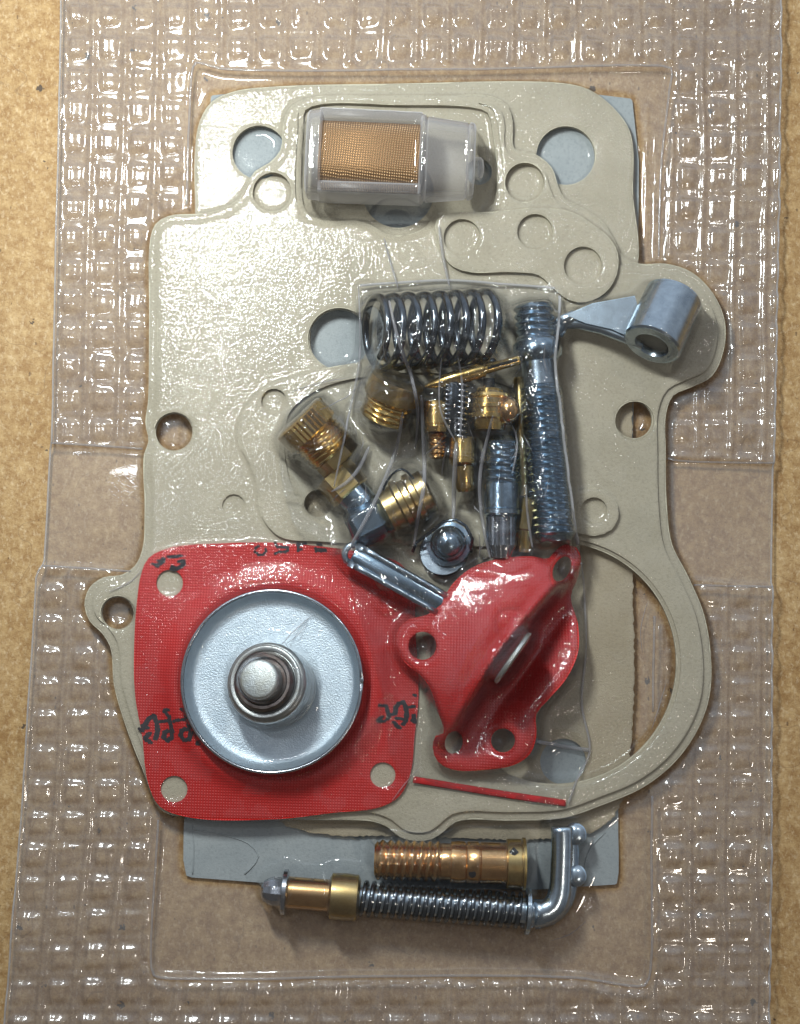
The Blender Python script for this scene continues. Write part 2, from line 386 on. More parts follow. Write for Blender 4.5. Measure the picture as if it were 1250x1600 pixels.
def plate(name, outline, holes, zf, thick, mat, parent=None, grid=30, smooth=40, hard=True, zref=0.25, fine=None):
    """flat sheet with holes, cut in photo pixels and laid on the table; zf(px,py) = top height"""
    pts = []; edges = []
    for loop in [outline]+list(holes):
        b = len(pts); pts += [tuple(p) for p in loop]; n = len(loop)
        edges += [(b+i, b+(i+1) % n) for i in range(n)]
    O = np.array(outline)
    gx, gy = np.meshgrid(np.arange(O[:, 0].min()+grid/2, O[:, 0].max(), grid), np.arange(O[:, 1].min()+grid/2, O[:, 1].max(), grid))
    gx = gx.ravel()+rng.uniform(-.1, .1, gx.size)*grid; gy = gy.ravel()+rng.uniform(-.1, .1, gy.size)*grid
    ok = inpoly(gx, gy, outline) & (edgedist(gx, gy, outline) > grid*0.35)
    for h in holes: ok &= ~inpoly(gx, gy, h) & (edgedist(gx, gy, h) > grid*0.35)
    pts += list(zip(gx[ok].tolist(), gy[ok].tolist()))
    V, E, Fc, *_ = delaunay_2d_cdt([Vector(p) for p in pts], edges, [], 0, 1e-5, False)
    V = np.array([(v.x, v.y) for v in V]); T = np.array([f for f in Fc if len(f) == 3])
    c = V[T].mean(axis=1); k = inpoly(c[:, 0], c[:, 1], outline)
    for h in holes: k &= ~inpoly(c[:, 0], c[:, 1], h)
    T = T[k]
    used = np.unique(T); rem = -np.ones(len(V), int); rem[used] = np.arange(len(used)); V = V[used]; T = rem[T]
    Z = np.asarray(zf(V[:, 0], V[:, 1]), float)*np.ones(len(V))
    top = [W(p[0], p[1], z) for p, z in zip(V, Z)]
    if thick <= 0: return mesh_obj(name, top, [tuple(map(int, t)) for t in T], mat, parent, smooth, hard)
    n = len(V); bot = [t-Vector((0, 0, thick)) for t in top]
    fs = [tuple(int(i) for i in t) for t in T]+[tuple(int(i)+n for i in t[::-1]) for t in T]
    cnt = {}
    for t in T:
        for a, b in ((t[0], t[1]), (t[1], t[2]), (t[2], t[0])):
            key = (min(a, b), max(a, b)); cnt.setdefault(key, []).append((int(a), int(b)))
    for key, l in cnt.items():
        if len(l) == 1: a, b = l[0]; fs.append((b, a, a+n, b+n))
    return mesh_obj(name, top+bot, fs, mat, parent, smooth, hard)
def wavy(z, amp=0.006, s=0.012, ph=0.0):
    return lambda x, y: z+amp*(np.sin(x*s+ph)+np.sin(y*s*1.3+ph*2+x*s*0.4))
# ------------------------------------------------------------------ bench board
bv = [(-30, -30, -1.8), (30, -30, -1.8), (30, 30, -1.8), (-30, 30, -1.8), (-30, -30, 0), (30, -30, 0), (30, 30, 0), (-30, 30, 0)]
b = mesh_obj('workbench_surface', bv, [(0, 3, 2, 1), (4, 5, 6, 7), (0, 1, 5, 4), (1, 2, 6, 5), (2, 3, 7, 6), (3, 0, 4, 7)], 'board', None, 40, hard=False)
tag(b, 'golden brown hardboard worktop with dark flecks under the parts kit', None, None, 'structure')
# ------------------------------------------------------------------ gaskets
card = smoothpts([(330, 151), (332, 149), (985, 154), (988, 157), (985, 800), (966, 1270), (964, 1380), (961, 1382), (300, 1371), (291, 1368), (292, 1200), (312, 700)], True, 1)
o = plate('gasket_sheet', card, [], wavy(0.062, 0.004), 0.04, 'blue', None, 60)
tag(o, 'grey blue gasket sheet at the very bottom, its pale corners sticking out', 'gasket')
for (pts, ) in (([(300, 1296), (388, 1318), (404, 1338), (382, 1366)],), ([(301, 1290), (303, 1330), (301, 1366)],), ([(946, 1300), (925, 1322), (915, 1345), (914, 1372)],)):
    tube('embossed_line', [W(x, y, 0.064) for x, y in smoothpts(pts, False, 3)], 0.010, 'blue', o, 5)
def ragged(P, amp=2.2):
    S = smoothpts(P, True, 3); out = []
    for i in range(len(S)):
        a = np.array(S[i]); b2 = np.array(S[(i+1) % len(S)]); L = np.hypot(*(b2-a)); k = max(1, int(L/4))
        for j in range(k): out.append(tuple(a+(b2-a)*j/k+rng.uniform(-amp, amp, 2)*0.7))
    return out
rag = ragged([(420, 500), (420, 1240), (440, 1285), (500, 1303), (600, 1306), (880, 1309), (930, 1298), (965, 1266), (986, 1160), (989, 900), (988, 640), (985, 500)])
o = plate('gasket', rag, [smoothpts([(503, 460), (575, 460), (575, 600), (503, 600)]), circ(880, 1190, 36)], wavy(0.125, 0.004), 0.05, 'tan2', None, 50)
tag(o, 'tan paper gasket with a ragged torn edge showing inside the big ring opening', 'gasket', 'tan paper gaskets')
GA = smoothpts([(305, 230), (312, 190), (330, 160), (365, 143), (420, 136), (600, 131), (880, 130), (920, 140), (960, 170), (984, 205), (989, 300), (989, 430), (900, 465), (400, 465), (306, 440), (305, 330)])
o = plate('gasket', GA, [circ(405, 238, 42), circ(884, 243, 46), circ(622, 300, 56), circ(748, 268, 21)], wavy(0.205, 0.004), 0.07, 'tan', None, 40)
tag(o, 'tan upper back gasket with two large round corner holes over grey sheet', 'gasket', 'tan paper gaskets')
OC = smoothpts([(235, 372), (243, 350), (262, 338), (320, 333), (350, 325), (375, 308), (385, 292), (398, 268), (420, 255), (438, 235), (442, 200), (450, 172), (475, 155), (600, 149), (700, 149), (770, 151), (793, 165), (801, 190), (804, 232),
    (835, 240), (862, 262), (872, 290), (882, 310), (905, 322), (940, 345), (960, 375), (975, 402), (1000, 412), (1040, 412), (1080, 425), (1115, 460), (1133, 505), (1130, 550), (1112, 588), (1080, 605), (1052, 618), (1041, 645), (1040, 700),
    (1042, 790), (1050, 850), (1075, 900), (1100, 960), (1111, 1030), (1108, 1090), (1090, 1140), (1055, 1190), (1005, 1230), (940, 1258), (880, 1278), (800, 1282), (712, 1284), (695, 1298), (675, 1311), (650, 1314), (625, 1308), (605, 1292), (585, 1284),
    (450, 1280), (350, 1272), (255, 1268), (222, 1200), (195, 1130), (178, 1070), (172, 1010), (160, 990), (140, 970), (132, 945), (140, 918), (162, 902), (190, 898), (210, 885), (222, 860), (226, 800), (225, 710), (232, 690), (227, 660), (231, 630), (233, 500)])
win = smoothpts([(474, 200), (477, 172), (500, 163), (620, 164), (740, 168), (762, 176), (769, 200), (771, 318), (750, 330), (680, 334), (668, 352), (640, 366), (605, 366), (580, 352), (560, 345), (515, 345), (485, 338), (474, 320)])
bigring = circ(868, 1036, 189)
o = plate('gasket', OC, [win, circ(425, 300, 30), circ(820, 285, 30), circ(272, 675, 29), circ(530, 530, 47), circ(990, 656, 29), circ(184, 958, 25), bigring, circ(425, 1065, 190), circ(497, 787, 21)],
    wavy(0.285, 0.005), 0.07, 'tan', None, 40)
tag(o, 'large tan carburettor body gasket with big round opening at lower right', 'gasket', 'tan paper gaskets')
OB = inset(OC, 13)
win2 = smoothpts([(465, 200), (470, 162), (500, 156), (620, 156), (745, 160), (770, 170), (778, 200), (781, 325), (755, 338), (690, 340), (672, 360), (640, 374), (603, 374), (575, 360), (558, 353), (512, 353), (478, 345), (465, 325)])
o = plate('gasket', OB, [win2, circ(425, 300, 31), circ(820, 285, 31), circ(272, 675, 31), circ(530, 530, 49), circ(992, 658, 31), circ(184, 958, 27), circ(868, 1036, 196), circ(425, 1065, 196), circ(497, 787, 22), circ(365, 790, 18)],
    wavy(0.325, 0.005), 0.037, 'tan', None, 40)
tag(o, 'thin tan gasket lying inset on the large body gasket, same outline', 'gasket', 'tan paper gaskets')
GD = smoothpts([(682, 345), (688, 385), (702, 412), (728, 424), (800, 425), (842, 430), (866, 452), (888, 468), (915, 472), (945, 458), (963, 430), (965, 395), (950, 370), (925, 350), (895, 332), (850, 325), (780, 330)])
o = plate('gasket', GD, [circ(722, 371, 29), circ(836, 362, 28), circ(911, 415, 30)], wavy(0.40, 0.004), 0.07, 'tan', None, 30)
tag(o, 'small tan arm shaped gasket with three round holes right of the filter', 'gasket', 'tan paper gaskets')
GE = smoothpts([(372, 690), (376, 655), (395, 622), (420, 602), (450, 592), (500, 577), (600, 562), (750, 562), (860, 600), (884, 700), (893, 768), (930, 762), (958, 778), (967, 802), (955, 828), (930, 837), (903, 834), (880, 842), (800, 852), (600, 850), (500, 846), (436, 838), (408, 805), (402, 760), (388, 722)])
o = plate('gasket', GE, [smoothpts([(444, 700), (452, 645), (490, 612), (560, 590), (700, 585), (820, 620), (846, 700), (850, 780), (780, 832), (650, 838), (540, 832), (488, 812), (462, 775)]), circ(428, 627, 20), circ(928, 798, 21)],
    wavy(0.385, 0.003), 0.055, 'tan', None, 30)
tag(o, 'tan oval ring gasket with a holed lug peeking out beneath the small parts bag', 'gasket', 'tan paper gaskets')
# ------------------------------------------------------------------ fuel filter
t = thing('fuel_filter', 'milky plastic fuel filter with bronze gauze window at the top', 'filter', 600, 240, 0.3)
FZ = 0.74
a, bb = W(480, 242, FZ), W(741, 253, FZ); L = 263.0
def seg_(A, B, x0, x1, full): return A+(B-A)*(x0/full), A+(B-A)*(x1/full)
def box_lathe(name, A, B, hw, hz, mat, parent, taper=1.0, rad=0.16, hard=True, n=6):
    """rounded-rectangle bar from A to B"""
    ax, u, v = frame(B-A); pts = []
    for cx, cy, a0 in ((1, 1, 0), (-1, 1, 90), (-1, -1, 180), (1, -1, 270)):
        for k in range(n):
            an = R(a0+90*k/(n-1)); pts.append((cx*(hw-rad)+rad*math.cos(an), cy*(hz-rad)+rad*math.sin(an)))
    vs = []; m = len(pts)
    e = 0.03
    L2 = (B-A).length
    for s, kk in ((0, 0.94), (e, 1), (L2-e, taper), (L2, taper*0.94)):
        for x, y in pts: vs.append(A+ax*s+u*x*kk+v*y*kk)
    fs = [tuple(range(m))[::-1], tuple(range(3*m, 4*m))]
    for i in range(3):
        for k in range(m): fs.append((i*m+k, i*m+(k+1) % m, (i+1)*m+(k+1) % m, (i+1)*m+k))
    return mesh_obj(name, vs, fs, mat, parent, 40, hard)
p, q = seg_(a, bb, 0, 24, L); box_lathe('end_ring', p, q, 0.64, 0.44, 'poly', t, 1.03, 0.30)
p, q = seg_(a, bb, 20, 178, L); box_lathe('gauze_screen', p, q, 0.495, 0.38, 'mesh', t, 1.0, 0.25)
for sgn in (1, -1):
    offv = Vector((0.03, 1, 0)).normalized()*sgn*0.57
    p, q = seg_(a, bb, 20, 180, L); box_lathe('frame_bar', p+offv, q+offv*0.98, 0.085, 0.34, 'poly', t, 1.0, 0.05)
p, q = seg_(a, bb, 176, 186, L); box_lathe('frame_band', p, q, 0.65, 0.45, 'poly', t, 1.0, 0.32)
p, q = seg_(a, bb, 186, 252, L); box_lathe('cap', p, q, 0.63, 0.44, 'poly', t, 0.90, 0.34)
p, q = seg_(a, bb, 252, 263, L); box_lathe('cap_lip', p, q, 0.57, 0.40, 'poly', t, 0.98, 0.30)
p, q = seg_(a, bb, 263, 278, L); lathe('nub', p+Vector((0, -.1, 0)), q+Vector((0, -.1, 0)), [(0, .17), (0.6, .17), (0.9, .13), (1, .06)], 'poly', t, 20)
# ------------------------------------------------------------------ lever
t = thing('pump_lever', 'bright steel lever with a hollow round boss at the right', 'lever', 1010, 510, 0.33)
A = W(1053, 464, 0.68); B = W(1018, 540, 0.98)
bo = lathe('boss', A, B, [(0, .27), (0, .42), (0.03, .45), (0.97, .45), (1.0, .42), (1.0, .27), (0.93, .24), (0.2, .24)], 'zinc', t, 48, cap=(False, True))
_ = lathe('bore_shade', A+(B-A)*0.3, A+(B-A)*0.9, [(0, .235), (1, .235)], 'dark', bo, 32, hard=False)  # near-black plug paints the shade inside the hollow boss
# arm: tapered web with a sloping bright top and a thicker lower flange
def prism(name, P, z0, z1, mat, parent, bev=0.0, smooth=30):
    n = len(P); vs = [W(x, y, z0 if not isinstance(z0, list) else z0[i]) for i, (x, y) in enumerate(P)]
    vs += [W(x, y, z1 if not isinstance(z1, list) else z1[i]) for i, (x, y) in enumerate(P)]
    fs = [tuple(range(n))[::-1], tuple(range(n, 2*n))]+[(i, (i+1) % n, n+(i+1) % n, n+i) for i in range(n)]
    return mesh_obj(name, vs, fs, mat, parent, smooth)
prism('arm', [(884, 492), (925, 474), (992, 462), (1000, 490), (978, 524), (955, 514), (915, 505)], 0.52, [0.74, 0.76, 0.80, 0.86, 0.88, 0.80, 0.74], 'zinc', t)
tube('arm_flange', [W(x, y, z) for x, y, z in [(866, 520, .58), (880, 506, .60), (905, 506, .60), (940, 514, .64), (975, 527, .70), (1005, 540, .76)]], 0.085, 'zinc', t, 14)
tube('arm_root', [W(x, y, z) for x, y, z in [(868, 520, .56), (880, 503, .62), (896, 494, .64), (915, 492, .62)]], lambda s: 0.13-0.05*s, 'zinc', t, 16)
# ------------------------------------------------------------------ contents of the bag
t = thing('coil_spring', 'large black coil spring lying across the top of the bag', 'spring', 672, 515, 0.35)
hp = helix(W(577, 520, 0.98), W(768, 510, 0.94), 0.54, 7.9, 28, 0.03, 0.6)
hp = [p+Vector((0.40*(p.z-0.93), 0, 0)) for p in hp]
tube('coil', hp, 0.060, 'black', t, 10)
t = thing('threaded_stud', 'long zinc plated stud with a collar at the right side of the bag', 'stud', 850, 660, 0.35)
A, B = W(833, 476, 0.66), W(868, 846, 0.66)
lathe('thread_end', A, A+(B-A)*0.155, [(0, .24), (0.03, .31), (1, .31)], 'bolt', t, 36, thread=[(0.03, 1, .115, .05)])
lathe('collar', A+(B-A)*0.15, A+(B-A)*0.245, [(0, .30), (0.15, .36), (0.5, .38), (0.8, .36), (1, .29)], 'bolt', t, 36)
lathe('plain_shank', A+(B-A)*0.24, A+(B-A)*0.345, [(0, .27), (1, .27)], 'zinc', t, 36)
lathe('thread', A+(B-A)*0.34, B, [(0, .24), (0.01, .32), (0.97, .325), (1, .24)], 'bolt', t, 40, thread=[(0.0, 0.97, .11, .065)])
t = thing('serrated_screw', 'short zinc screw with a splined tip beside the long stud', 'screw', 783, 780, 0.35)
A, B = W(783, 682, 0.62), W(783, 800, 0.62)
lathe('thread', A, B, [(0, .18), (0.08, .285), (0.62, .29), (0.64, .27), (0.95, .275), (1, .22)], 'bolt', t, 36, thread=[(0.08, 0.62, .115, .05)])
lathe('shoulder', W(783, 795, .62), W(783, 806, .62), [(0, .25), (0.2, .285), (0.8, .285), (1, .25)], 'zinc', t, 32)
lathe('spline', W(783, 805, .62), W(783, 872, .60), [(0, .20), (0.05, .235), (0.7, .235), (1, .16)], 'steel', t, 44, knurl=1, smooth=20)
t = thing('brass_plug', 'knurled brass nut at the left end of the bag', 'nut', 490, 680, 0.35)
A, B = W(466, 652, 0.86), W(534, 722, 0.66)
lathe('knurled_head', A, A+(B-A)*0.36, [(0, .38), (0.06, .45), (0.94, .45), (1, .40)], 'brass', t, 72, knurl=1, smooth=20)
lathe('thread', A+(B-A)*0.36, A+(B-A)*0.80, [(0, .40), (0.9, .40), (1, .36)], 'brass', t, 40, thread=[(0, 0.9, .08, .045)])
lathe('hex_end', A+(B-A)*0.80, B, [(0, .36), (0.9, .36), (1, .32)], 'brassd', t, 6, smooth=10)
t = thing('brass_fitting', 'dull brown hexagonal fitting behind the knurled nut, running toward the ribbed plug', 'fitting', 555, 760, 0.35)
A, B = W(520, 738, 0.56), W(574, 798, 0.56)
lathe('hex_body', A, A+(B-A)*0.55, [(0, .30), (0.06, .34), (0.94, .34), (1, .30)], 'brassd', t, 6, smooth=10)
lathe('barrel', A+(B-A)*0.52, B, [(0, .26), (0.85, .26), (1, .2)], 'bolt', t, 28)
t = thing('brass_plug', 'round grooved brass plug just below the left end of the coil spring', 'plug', 610, 620, 0.35)
A, B = W(622, 590, 0.98), W(600, 650, 0.72)
lathe('head', A, A+(B-A)*0.55, [(0, .34), (0.08, .42), (0.95, .42), (1, .36)], 'brassd', t, 40)
lathe('thread', A+(B-A)*0.55, B+(B-A)*0.1, [(0, .38), (0.92, .38), (1, .30)], 'brass', t, 40, thread=[(0, 0.92, .085, .04)])
t = thing('brass_jet', 'small brass jet behind the left plastic crease, darker threaded foot', 'jet', 683, 668, 0.35)
lathe('barrel', W(682, 626, .78), W(682, 676, .78), [(0, .15), (0.06, .20), (0.75, .20), (0.77, .18), (0.83, .18), (0.85, .20), (1, .18)], 'brass', t, 28)
lathe('thread', W(682, 676, .70), W(684, 716, .6), [(0, .15), (0.9, .15), (1, .1)], 'copper', t, 28, thread=[(0, 0.9, .075, .03)])
t = thing('brass_jet', 'bright brass jet with a narrow threaded foot in the middle of the bag', 'jet', 725, 725, 0.35)
lathe('barrel', W(723, 682, .66), W(723, 728, .66), [(0, .16), (0.06, .21), (0.92, .21), (1, .15)], 'brass', t, 28)
lathe('thread', W(724, 728, .66), W(727, 768, .62), [(0, .16), (0.85, .16), (1, .11)], 'brass', t, 28, thread=[(0.05, 0.85, .085, .03)])
t = thing('brass_needle', 'slender brass needle with a slotted tail below the coil spring', 'needle', 735, 585, 0.35)
A, B = W(664, 604, 0.92), W(812, 562, 1.0)
lathe('body', A, B, [(0, .02), (0.10, .07), (0.2, .10), (0.35, .115), (0.62, .115), (0.64, .075), (1, .07)], 'brass', t, 20)
lathe('slot_shade', A+(B-A)*0.66+Vector((0, 0, .05)), A+(B-A)*0.97+Vector((0, 0, .05)), [(0, .03), (1, .03)], 'dark', t, 8)  # dark rod along the tail, shade of a slot that is not cut
t = thing('dark_screw', 'dark blue steel screw wound with a fine bright spring mid bag', 'screw', 708, 640, 0.35)
lathe('body', W(709, 588, 0.86), W(707, 682, 0.70), [(0, .15), (0.1, .19), (0.9, .19), (1, .15)], 'black', t, 28)
tube('fine_spring', helix(W(722, 590, 0.93), W(719, 688, 0.80), .10, 11, 14), 0.022, 'steel', t, 6)
tube('fine_spring', helix(W(700, 600, 0.98), W(698, 660, 0.90), .05, 8, 12), 0.018, 'steel', t, 6)
t = thing('inlet_valve', 'grooved brass inlet valve with a round coppery ball beside the stud', 'valve', 768, 640, 0.35)
lathe('body', W(765, 606, .84), W(764, 672, .80), [(0, .12), (0.02, .20), (0.12, .20), (0.14, .30), (0.22, .32), (0.26, .29), (0.38, .29), (0.40, .33), (0.48, .33), (0.50, .29), (0.60, .29), (0.62, .33), (0.72, .33), (0.76, .27), (1, .24)], 'brass', t, 36)
ss = []
lathe('ball', W(774, 640, .98), W(812, 642, .92), [(0, .03), (0.1, .13), (0.3, .2), (0.5, .22), (0.7, .2), (0.9, .13), (1, .03)], 'copper', t, 28)
lathe('stem', W(764, 592, .84), W(764, 607, .84), [(0, .09), (1, .09)], 'dark', t, 16)
t = thing('brass_tube', 'thin dull brass tube standing between valve and long stud', 'tube', 815, 700, 0.35)
lathe('barrel', W(812, 590, .52), W(818, 775, .48), [(0, .085), (0.02, .1), (0.98, .1), (1, .085)], 'brassd', t, 20)
lathe('end_strip', W(826, 778, .5), W(819, 830, .5), [(0, .15), (0.05, .17), (0.95, .17), (1, .15)], 'brassd', t, 6, smooth=10)
lathe('foot', W(820, 828, .5), W(818, 862, .46), [(0, .13), (1, .12)], 'brass', t, 20)
t = thing('brass_plug', 'ribbed brass plug with a dark steel cap at the bottom left of the bag', 'plug', 630, 790, 0.35)
A, B = W(672, 765, 0.70), W(600, 802, 0.68)
lathe('ribbed_body', A, B, [(0, .2), (0.05, .34), (0.25, .34), (0.28, .39), (0.38, .39), (0.42, .34), (0.52, .34), (0.55, .39), (0.66, .39), (0.7, .34), (0.95, .34), (1, .28)], 'brassd', t, 36)
lathe('steel_cap', B, B+(B-A)*0.75, [(0, .28), (0.15, .34), (0.8, .34), (1, .24)], 'bolt', t, 6, smooth=10)
tube('wire_clip', [W(x, y, .98-abs(x-628)*0.003) for x, y in smoothpts([(598, 766), (612, 742), (628, 733), (650, 752), (672, 778)], False, 4)], 0.018, 'black', t, 6)
t = thing('steel_cap', 'dark domed steel cap held by a bent wire clip at the bottom of the bag', 'cap', 700, 850, 0.35)
lathe('dome', W(702, 852, .45), W(698, 844, .88), [(0, .34), (0.3, .34), (0.33, .28), (0.5, .26), (0.55, .23), (0.75, .21), (0.92, .13), (1, .02)], 'bolt', t, 36)
tube('wire_clip', [W(x, y, z) for x, y, z in [(645, 862, .5), (650, 848, .6), (672, 832, .75), (694, 815, .85), (712, 812, .9), (728, 822, .88), (738, 842, .8), (736, 862, .6)]], 0.026, 'black', t, 8)
lathe('base_flange', W(694, 864, .42), W(693, 862, .50), [(0, .36), (0.5, .38), (1, .36)], 'black', t, 24)
t = thing('float_pivot_bar', 'grooved grey steel bar with rounded end lying between the two red diaphragms', 'bar', 615, 905, 0.4)
A, B = W(552, 866, 0.66), W(690, 944, 0.62); ax, u, v = frame(B-A)
if u.y < 0: u = -u
lathe('web', A, B, [(0, .13), (0.03, .16), (1, .16)], 'bolt', t, 20, squash=0.55)
for s in (-1, 1):
    tube('rail', [A+u*0.145*s+(B-A)*k/8+Vector((0, 0, .06)) for k in range(9)], 0.052, 'zinc', t, 12)
arcp = [A+u*0.145*math.cos(k*PI/8)-ax*0.13*math.sin(k*PI/8)+Vector((0, 0, .06)) for k in range(9)]
tube('rounded_end', arcp, 0.052, 'zinc', t, 12)
# ------------------------------------------------------------------ big red diaphragm
t = thing('diaphragm', 'large square red diaphragm with zinc cup disc and steel stem', 'diaphragm', 428, 1065, 0.34, 'red diaphragms')
DO = smoothpts([(221, 895), (232, 872), (262, 857), (345, 849), (430, 848), (520, 856), (580, 866), (625, 880), (642, 905), (650, 1000), (654, 1090), (648, 1150), (641, 1210), (625, 1243), (598, 1260), (520, 1270), (430, 1280), (290, 1276), (250, 1260), (232, 1225), (222, 1150), (211, 1085), (210, 1000), (215, 930)])
def dz(x, y):
    r = np.hypot(x-430, y-1065)
    return 0.375+0.085*np.exp(-((r-158)/17)**2)+0.03*np.exp(-(r/150)**4)+0.015*np.sin(x*0.02)*np.sin(y*0.017)+0.05*np.clip((x-560)/90, 0, 1)*np.clip((930-y)/70, 0, 1)
sh = plate('fabric', DO, [circ(265, 911, 21), circ(272, 1233, 21), circ(598, 1211, 20), circ(604, 905, 19)], dz, 0.03, 'red', t, 7, smooth=50)
C0 = W(428, 1064, 0.43); axd = Vector((-0.05, 0.045, 1)).normalized()
lathe('cup_disc', C0, C0+axd*0.26, [(0, 1.24), (0.15, 1.33), (0.95, 1.37), (1.0, 1.365), (0.97, 1.33), (0.35, 1.245), (0.22, 1.20), (0.20, 1.10), (0.19, 0.3)], 'zincm', t, 96, smooth=35)
# polished rim
vs = [];
tube('rim', [C0+axd*0.255+Vector((1.352*math.cos(2*PI*k/96), 1.352*math.sin(2*PI*k/96), 0)) + Vector((0, 0, -(axd.x*1.35*math.cos(2*PI*k/96)+axd.y*1.35*math.sin(2*PI*k/96)))) for k in range(96)], 0.028, 'steel', t, 8, closed=True)
S0 = C0+axd*0.05; axs = Vector((-0.17, 0.15, 1.0)).normalized()
S0 = W(434, 1074, 0.48)
st = lathe('stem', S0, S0+axs*0.72, [(0, .60), (0.1, .60), (0.13, .565), (0.17, .60), (0.42, .60), (0.45, .58), (0.48, .60), (0.90, .60), (0.96, .585), (1, .545)], 'oxide', t, 56)
lathe('shoulder_ring', S0+axs*0.715, S0+axs*0.76, [(0, .54), (0.5, .545), (0.9, .53), (1, .515), (0.7, .47), (0.0, .45)], 'oxide', st, 56, cap=(True, False))
lathe('groove', S0+axs*0.72, S0+axs*0.86, [(0, .44), (0.2, .45), (0.7, .43), (1, .40), (1, .36), (0.6, .33)], 'darkring', st, 48)
lathe('tip', S0+axs*0.72, S0+axs*1.12, [(0, .29), (0.90, .285), (0.97, .27), (1, .245)], 'tip', st, 40)
# dot-matrix print
def dots(lines, name='printed_marks', r=0.018, step=4.2, jit=0.5, parent=t, zf=dz):
    vs = []; fs = []
    for ln in lines:
        P = [np.array(p, float) for p in ln]
        for a_, b_ in zip(P[:-1], P[1:]):
            L_ = np.hypot(*(b_-a_)); k = max(1, round(L_/step))
            for j in range(k+1):
                p_ = a_+(b_-a_)*j/k+rng.uniform(-jit, jit, 2)
                z_ = float(zf(p_[0], p_[1]))+0.004; c_ = W(p_[0], p_[1], z_); b0 = len(vs); rr = r*rng.uniform(0.85, 1.2)
                for q_ in range(8): vs.append(c_+Vector((rr*math.cos(q_*PI/4), rr*math.sin(q_*PI/4), 0)))
                fs.append(tuple(range(b0, b0+8)))
    return mesh_obj(name, vs, fs, 'ink', parent, 180, hard=False)
def chars(L, groups, r, step):
    for g in groups:
        if g[0] < len(L): dots([L[i] for i in g if i < len(L)], 'printed_character', r, step)
L1 = [[(404, 853), (399, 857), (398, 862), (404, 867), (411, 867), (416, 861), (415, 858)], [(430, 848), (431, 852)], [(434, 855), (440, 855), (449, 855), (449, 860), (446, 863)], [(450, 860), (446, 862), (436, 862), (430, 865)],
      [(465, 849), (466, 854), (466, 860), (471, 858)], [(465, 851), (478, 849)], [(496, 850), (502, 850)], [(493, 857), (494, 861), (509, 861)], [(494, 858), (508, 859)]]
chars(L1, [(0,), (1, 2, 3), (4, 5), (6, 7, 8)], 0.023, 3.4)
def bold(l): return [l, [(x+3.2, y+0.6) for x, y in l]]
L2 = []
for l in ([(217, 1139), (220, 1141), (225, 1132), (231, 1122), (239, 1118), (243, 1128), (245, 1142), (241, 1154)], [(226, 1152), (232, 1145)], [(226, 1154), (233, 1160)], [(222, 1134), (229, 1137)],
          [(256, 1109), (261, 1108)], [(256, 1112), (263, 1118), (265, 1130), (268, 1142), (267, 1152), (260, 1157), (254, 1152), (256, 1144), (262, 1141)],
          [(282, 1108), (287, 1110), (290, 1120), (294, 1132), (297, 1145), (294, 1155), (287, 1156), (281, 1148), (283, 1141), (290, 1138)], [(307, 1162), (312, 1157), (322, 1161)]): L2 += bold(l)
L2 += [[(247, 1128), (262, 1126)], [(272, 1126), (287, 1124), (298, 1126)], [(305, 1143), (310, 1146)]]
chars(L2, [(0, 1, 2, 3, 4, 5, 6, 7), (8, 9, 10, 11), (12, 13), (14, 15), (16,), (17,), (18,)], 0.025, 2.8)
L3 = []
for l in ([(592, 1102), (601, 1102), (603, 1110), (606, 1117), (603, 1124)], [(588, 1125), (595, 1119)], [(590, 1127), (597, 1126)], [(608, 1116), (616, 1115)], [(616, 1112), (617, 1105), (622, 1099), (628, 1096), (632, 1104), (634, 1114), (633, 1124), (628, 1132)],
          [(614, 1128), (618, 1133), (623, 1137)], [(619, 1122), (626, 1123)], [(645, 1117), (646, 1128), (643, 1126)], [(646, 1086), (649, 1087)]): L3 += bold(l)
L3 += [[(636, 1105), (647, 1104)]]
L3 = [[(x, y) for x, y in l if x < 652] for l in L3]; L3 = [l for l in L3 if len(l) > 1]
chars(L3, [(0, 1, 2, 3, 4, 5), (6, 7, 8, 9, 10, 11, 12, 13), (14,), (15,), (16,), (17,), (18,)], 0.024, 2.8)
L4 = []
for l in ([(238, 881), (244, 884), (250, 879), (254, 873)], [(246, 876), (253, 877)], [(262, 870), (272, 869), (281, 868)], [(268, 885), (274, 889), (281, 885), (285, 881), (284, 876), (279, 877)], [(267, 889), (272, 890)]): L4 += bold(l)
chars(L4, [(0, 1, 2, 3), (4, 5), (6, 7, 8, 9)], 0.024, 2.8)
